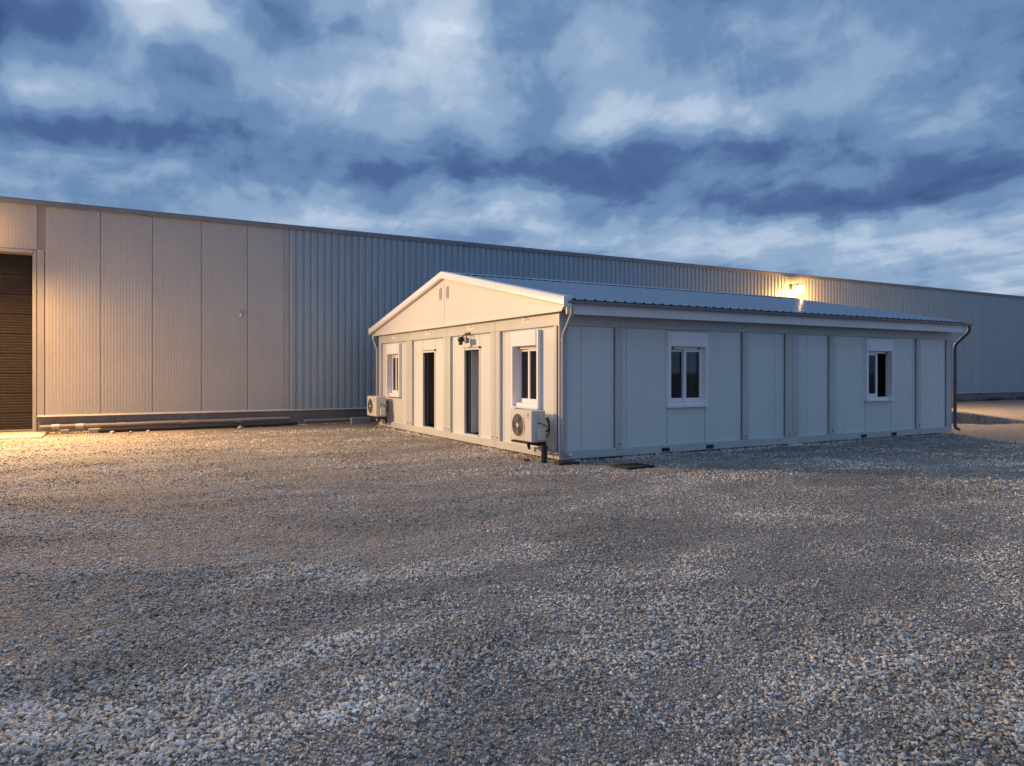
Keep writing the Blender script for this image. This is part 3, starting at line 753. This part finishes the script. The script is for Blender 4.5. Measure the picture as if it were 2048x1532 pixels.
# bargeboards on the gable
for sgn in (0, 1):
    prof = [(-.285,-.115), (-.30,-.095), (-.30,.020), (-.285,.045), (-.255,.055), (-.13,.055), (-.13,.040), (-.235,.038), (-.235,-.115)]
    mb = MB()
    ya, yb = (-OV-.05, W_/2) if sgn == 0 else (W_+OV+.05, W_/2)
    ea = EAVE-slope*.05
    A = [mb.bm.verts.new((p[0]+.13, ya, ea+p[1])) for p in prof]; B = [mb.bm.verts.new((p[0]+.13, yb, RIDGE+p[1])) for p in prof]
    n = len(prof); mb.bm.faces.new(A); mb.bm.faces.new(B[::-1])
    for i in range(n): mb.bm.faces.new((A[i], A[(i+1) % n], B[(i+1) % n], B[i]))
    mb.build('bargeboard', M['trim'], rf, True)
    mb = MB()
    A = [mb.bm.verts.new((x_, ya, ea+z_)) for x_, z_ in ((-.104,-.116), (-.063,-.108), (-.063,-.096), (-.104,-.10))]
    B = [mb.bm.verts.new((x_, yb, RIDGE+z_)) for x_, z_ in ((-.104,-.116), (-.063,-.108), (-.063,-.096), (-.104,-.10))]
    mb.bm.faces.new(A); mb.bm.faces.new(B[::-1])
    for i in range(4): mb.bm.faces.new((A[i], A[(i+1) % 4], B[(i+1) % 4], B[i]))
    mb.build('soffit_strip', M['trim'], rf)
MB().box(-.182, -.02, -OV-.085, -OV-.051, EAVE-.15, EAVE+.045, bev=.008).build('end_cap', M['trim'], rf)
MB().box(-.182, -.02, W_+OV+.051, W_+OV+.085, EAVE-.15, EAVE+.045, bev=.008).build('end_cap', M['trim'], rf)
MB().prism([(-OV-.02, EAVE-.1), (W_/2, RIDGE-.09), (W_+OV+.02, EAVE-.1), (W_+OV+.02, EAVE+.01), (W_/2, RIDGE+.02), (-OV-.02, EAVE+.01)], 0, X1-.02, X1+.02).build('bargeboard', M['trim'], rf)
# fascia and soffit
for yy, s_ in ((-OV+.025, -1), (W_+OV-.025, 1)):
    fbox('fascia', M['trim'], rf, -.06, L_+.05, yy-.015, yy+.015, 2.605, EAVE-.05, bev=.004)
    fbox('soffit', M['seam'], rf, -.05, L_+.04, min(yy, 0 if s_ < 0 else W_), max(yy, 0 if s_ < 0 else W_), 2.66, 2.675)  # soffit coloured dark to put in the shade under the eave
# gutters
def gutter(yc, sgn):
    r = .052; prof = []
    for k in range(9):
        a = math.pi + math.pi*k/8; prof.append((yc+r*math.cos(a), EAVE-.035+r*math.sin(a)*1.05))
    prof += [(yc+r+.008, EAVE-.03), (yc+r+.008, EAVE-.02)]
    inn = []
    for k in range(9):
        a = 2*math.pi - math.pi*k/8; inn.append((yc+(r-.006)*math.cos(a), EAVE-.034+(r-.006)*math.sin(a)*1.05))
    MB().prism(prof+inn, 0, X0+.0, X1+.07).build('gutter', M['gutter'], bd, True)
    pl = [(yc+r*math.cos(math.pi+math.pi*k/8), EAVE-.035+r*1.05*math.sin(math.pi+math.pi*k/8)) for k in range(9)]
    MB().prism(pl, 0, X1+.071, X1+.076).build('gutter_cap', M['dark'], bd)
gutter(-OV-.06, -1); gutter(W_+OV+.06, 1)
# downpipes
yg = -OV-.06
dp = MB().tube([(.0,yg,EAVE-.10), (.0,yg,EAVE-.23), (.005,yg+.02,EAVE-.27), (.03,-.12,2.31), (.035,-.075,2.26), (.035,-.066,2.18), (.035,-.066,.33), (.035,-.066,.24), (.05,-.07,.17), (.085,-.075,.135), (.15,-.08,.125)], .032, 12).build('downpipe', M['pipe'], bd, True)
MB().ring((.035,-.066), .033, .041, 2, .40, .43).ring((.035,-.066), .033, .041, 2, 2.14, 2.17).build('clip', M['pipe'], dp)
MB().tube([(.142,-.079,.1255), (.185,-.083,.12)], .040, 14).build('outlet', M['trim'], dp, True)
MB().tube([(.1852,-.083,.12), (.187,-.0832,.1198)], .031, 14).build('bore', M['rubber'], dp)
xr = L_+.085
dp = MB().tube([(xr,yg,EAVE-.09), (xr,yg,EAVE-.20), (xr-.01,yg+.03,EAVE-.27), (L_+.07,-.10,2.36), (L_+.06,-.05,2.28), (L_+.06,-.045,2.15), (L_+.06,-.045,.22), (L_+.08,-.05,.15), (L_+.20,-.07,.11)], .040, 12).build('downpipe', M['darkpipe'], bd, True)
MB().ring((L_+.06,-.045), .041, .050, 2, 1.30, 1.33).ring((L_+.06,-.045), .041, .050, 2, 2.1, 2.13).build('clip', M['darkpipe'], dp)
MB().tube([(-.05,W_+.387,EAVE-.09), (-.05,W_+.38,EAVE-.25), (-.03,W_+.09,2.3), (-.03,W_+.06,2.2), (-.03,W_+.06,.15)], .034, 12).build('downpipe', M['pipe'], bd, True)

# ------------------------------------------------------------------ air conditioners on the gable
def air_con(yc, label, near):
    t = empty('air_conditioner', (BX, yc, .345)); tag(t, label, 'air conditioner', 'outdoor air conditioner units on the gable wall')
    w, h, d0, d1 = .40, .565, .13, .42         # half width, height, back and front distance
    body = MB().box(-d1, -d0, -w, w, 0, h, bev=.014).build('casing', M['acwhite'], t)
    fc = (.085, .285)
    MB().ring(fc, .205, .228, 0, -d1-.010, -d1+.004, 32).build('fan_ring', M['acwhite'], t)
    MB().cyl(fc, .206, 0, -d1-.003, -d1-.0005, 32).build('fan_recess', M['dark'], t)
    for k in range(3):
        mb = MB(); a0 = k*2.094+.4; pts = []
        for q in range(7): pts.append((fc[0]+.195*math.cos(a0+q*.2), fc[1]+.195*math.sin(a0+q*.2)))
        pts += [(fc[0]+.05*math.cos(a0+1.0), fc[1]+.05*math.sin(a0+1.0)), (fc[0]+.05*math.cos(a0+.2), fc[1]+.05*math.sin(a0+.2))]
        mb.prism(pts, 0, -d1-.006, -d1-.0035).build('fan_blade', M['fan'], t)
    gr = MB()
    for r_ in (.055, .085, .115, .145, .175, .198): gr.ring(fc, r_-.0022, r_+.0022, 0, -d1-.016, -d1-.011, 32)
    for k in range(12):
        a = k*math.pi/6
        gr.tube([(-d1-.0145, fc[0]+.05*math.cos(a), fc[1]+.05*math.sin(a)), (-d1-.0145, fc[0]+.21*math.cos(a), fc[1]+.21*math.sin(a))], .0024, 5)
    gr.build('grille', M['fan'], t)
    MB().cyl(fc, .042, 0, -d1-.020, -d1-.010, 20).build('fan_hub', M['acwhite'], t)
    fbox('front_seam', M['mark'], t, -d1-.0015, -d1+.001, -.158, -.154, .02, h-.02)
    em = MB(); ey, ez = -.275, .475; s_ = .022
    for (py, pz_) in ((0, s_*1.55), (-s_, 0), (s_, 0)):
        em.prism([(ey+py, ez+pz_-s_*.85), (ey+py+s_*.8, ez+pz_), (ey+py, ez+pz_+s_*.85), (ey+py-s_*.8, ez+pz_)], 0, -d1-.003, -d1+.001)
    em.box(-d1-.003, -d1+.001, ey-.055, ey+.055, ez-.05, ez-.038)
    em.build('emblem', M['redmark'], t)
    # service side (towards the yard)
    fbox('handle_recess', M['rubber'], t, -.31, -.22, -w-.003, -w+.004, .445, .475)
    fbox('handle_lip', M['acwhite'], t, -.325, -.205, -w-.016, -w+.004, .476, .50, bev=.004)
    fbox('side_panel', M['acwhite'], t, -.36, -.19, -w-.005, -w+.004, .40, .53, bev=.002)
    fbox('valve_cover', M['acwhite'], t, -.315, -.165, -w-.075, -w+.002, .03, .245, bev=.018)
    MB().tube([(-.30,-w+.003,.345), (-.25,-w-.03,.34), (-.17,-w-.05,.30), (-.12,-w-.045,.27)], .008, 6).build('cable', M['dark'], t, True)
    MB().tube([(-.165,-w-.02,.17), (-.12,-w-.05,.20), (-.09,-w-.055,.26), (-.085,-w-.03,.34), (-.075,-w+.05,.40), (-.06,-w+.1,.42)], .016, 8).build('refrigerant_pipe', M['dark'], t, True)
    MB().tube([(-.165,-w-.02,.10), (-.10,-w-.045,.12), (-.085,-w-.06,.22), (-.08,-w-.04,.36), (-.06,-w+.04,.44)], .013, 8).build('refrigerant_pipe', M['dark'], t, True)
    for q in (.085, .13): MB().tube([(-.165,-w-.03,q), (-.115,-w-.045,q)], .018, 8).build('valve', M['brass'], t, True)
    # brackets
    for q in (-w+.10, w-.14):
        br = MB().prism([(-.46, -.035), (-.46, -.003), (-.067, -.003), (-.067, -.20), (-.09, -.20), (-.13, -.10)], 1, q-.02, q+.02)
        br.build('bracket', M['dark'], t)
    MB().box(-.44, -.42, -w+.08, w-.1, -.03, -.008).build('cross_bar', M['dark'], t)
    MB().tube([(-.12,-w+.09,-.02), (-.11,-w+.06,-.15), (-.12,-w+.05,-.30)], .010, 6).build('drain_hose', M['dark'], t, True)
    return t
air_con(BY+.66, 'air conditioner unit with round fan below the gable window beside the corner downpipe', True)
air_con(BY+W_-.60, 'small air conditioner unit with round fan below the far gable window', False)
# black drain stub and soil box at the near corner
dr = empty('drain_stub', (BX-.26, BY+.10, 0)); tag(dr, 'black upright drain pipe standing in gravel below the nearer air conditioner', 'pipe')
MB().tube([(0,0,-.05), (0,0,.30)], .055, 14).build('pipe', M['dark'], dr, True)
MB().ring((0,0), .05, .066, 2, .24, .305).build('collar', M['dark'], dr)
sr = MB().box(6.52, 6.64, BY+.42, BY+.62, -.02, .032, bev=.006).build('timber_block', M['wood']); tag(sr, 'small brown timber block under the gable wall by the drain pipe', 'block')
bxm = empty('drain_box', (BX-.02, BY-.22, 0)); tag(bxm, 'low black drain box in the gravel at the foot of the near corner', 'drain')
MB().prism([(-.20,-.11), (.22,-.13), (.20,.11), (-.18,.10)], 2, -.05, .035).build('body', M['dark'], bxm)
MB().box(-.12, .14, -.06, .05, .035, .042, bev=.003).build('lid', M['iron'], bxm)

# security floodlight over the open white door
t = empty('security_light', (BX-.0, BY+MOD*1.5+.05, 2.42)); tag(t, 'black twin-headed security light hanging above the white-leafed doorway', 'light')
fbox('base', M['dark'], t, -.03, -.001, -.12, .12, .012, .055, bev=.006)
MB().tube([(-.03,.06,.02), (-.10,.08,-.03), (-.13,.08,-.07)], .014, 8).build('arm', M['dark'], t, True)
MB().cyl((-.14,-.10), .062, 1, .03, .13, 14).build('lamp_head', M['dark'], t, True)
MB().cyl((-.15,-.19), .035, 1, .04, .12, 10).build('sensor_head', M['dark'], t, True)
MB().tube([(-.03,-.06,.02), (-.08,-.09,-.03), (-.10,-.10,-.06)], .012, 8).build('arm', M['dark'], t, True)
MB().prism([(-.13,-.06), (-.05,-.07), (-.05,-.17), (-.09,-.19), (-.13,-.16)], 1, -.15, -.06).build('lamp_head', M['mark'], t)

# drain cover in the gravel by the long wall
dc = empty('drain_cover', (7.78, 9.68, .002), R(4)); dc.scale = (.85, .85, 1); tag(dc, 'black iron drain cover set in gravel near the building corner', 'drain cover')
fr = MB()
for a in ((-.36,.36,-.26,-.22), (-.36,.36,.22,.26), (-.36,-.32,-.22,.22), (.32,.36,-.22,.22)): fr.box(*a, -.04, .018, bev=.004)
fr.build('frame', M['iron'], dc)
fbox('pit', M['rubber'], dc, -.32, .32, -.22, .22, -.06, -.03)
for k in range(13):
    fbox('bar', M['iron'], dc, -.305+k*.0492, -.280+k*.0492, -.22, .22, -.028, .012)

# ------------------------------------------------------------------ along the warehouse foot
def pipe_run(x0, x1, y, z, r, mat, name, label, cat, z1=None):
    n = max(3, int((x1-x0)/.8)); pts = []
    for i in range(n+1):
        f = i/n; pts.append((x0+f*(x1-x0), y+.015*math.sin(i*1.9), z+((z1 if z1 is not None else z)-z)*f+.006*math.sin(i*2.3)))
    o = empty(name, (0,0,0)); tag(o, label, cat)
    MB().tube(pts, r, 12).build('pipe', M[mat], o, True)
    return o
p = pipe_run(-1.5, 4.75, 22.02, .175, .062, 'pale', 'drain_pipe', 'pale plastic drain pipe lying along the warehouse foot beside the gate', 'pipe', .215)
for x in (-1.15, -.62, .35, 1.9, 3.3): MB().tube([(x-.09,22.02,.178), (x+.09,22.02,.182)], .074, 12).build('coupling', M['pipe'] if x < 0 else M['pale'], p, True)
p = pipe_run(5.2, 8.6, 22.05, .12, .055, 'pale', 'drain_pipe', 'short pale drain pipe lying behind the far air conditioner', 'pipe')
h = pipe_run(-.2, 4.95, 21.88, .055, .05, 'dark', 'black_shade_tube', 'thick black hose lying on the ground under the pale drain pipe', 'shade_tube', .07)  # dark tube added in place of the shadow under the pipe
for i, (x, y, sx, sy, sz, lab) in enumerate([(-.95,21.98,.10,.09,.112,'small concrete block propping the drain pipe near the gate'), (-.28,21.95,.14,.10,.115,'longer concrete block propping the drain pipe next to the black hose end'), (6.85,21.8,.30,.06,.20,'flat pale concrete block leaning at the ribbed warehouse foot')]):
    b_ = MB().box(x-sx, x+sx, y-sy, y+sy, -.02, sz, bev=.012).build('concrete_block', M['concrete']); tag(b_, lab, 'block', 'blocks along the warehouse foot')
def rock(x, y, s_, lab):
    bm = bmesh.new(); bmesh.ops.create_icosphere(bm, subdivisions=2, radius=s_)
    rr = random.Random(int(x*991+y*37)); pl = [(Vector((rr.gauss(0,1), rr.gauss(0,1), rr.gauss(0,1))).normalized(), s_*rr.uniform(.5,.85)) for _ in range(8)]
    for v in bm.verts:
        for n, dd in pl:
            q = v.co.dot(n)
            if q > dd: v.co -= n*(q-dd)
        v.co.z *= .75
    me = bpy.data.meshes.new('rubble_stone'); bm.to_mesh(me); bm.free()
    o = link('rubble_stone', me, M['concrete']); o.location = (x, y, float(gz(x, y))+s_*.35); tag(o, lab, 'stone')
    return o
rock(.12, 21.5, .075, 'largest pale rubble stone in front of the black hose, nearest the gate')
rock(.55, 21.42, .05, 'smallest pale rubble stone in the middle of the three before the black hose')
rock(.95, 21.5, .06, 'pale rubble stone farthest from the gate of the three before the black hose')
rock(3.3, 21.6, .085, 'pale rubble stone lying apart near the far end of the black hose')
# bollard beside the raised gravel
bo = MB().tube([(0,0,-.1), (0,0,.66), (0,0,.69)], [.055,.055,.03], 12).build('bollard', M['dark'], None, True); bo.location = (33.0, 18.5, 0)
tag(bo, 'short dark post standing on the lit gravel beyond the building end', 'post')
# weeds at the far plinth
def weeds():
    mb = MB(); rr = random.Random(3)
    for i in range(900):
        x = rr.uniform(34, 52); x = x if rr.random() < .3 else rr.choice((36.5, 39.2, 43.5, 47))+rr.gauss(0, .5)
        y = WY-.06-abs(rr.gauss(0,.12)); h_ = rr.uniform(.05,.30)
        a = rr.uniform(0, 6.28); w_ = .012; lx, ly = rr.gauss(0,.06), rr.gauss(0,.06)-.03
        v = [mb.bm.verts.new((x-w_*math.cos(a), y-w_*math.sin(a), 0)), mb.bm.verts.new((x+w_*math.cos(a), y+w_*math.sin(a), 0)), mb.bm.verts.new((x+lx, y+ly, h_))]
        mb.bm.faces.new(v)
    o = mb.build('weeds', paint('dry weeds', (.05,.055,.03), .8, dirt=.2)); tag(o, 'dark weeds growing along the far warehouse plinth', 'weeds', kind='stuff')
weeds()
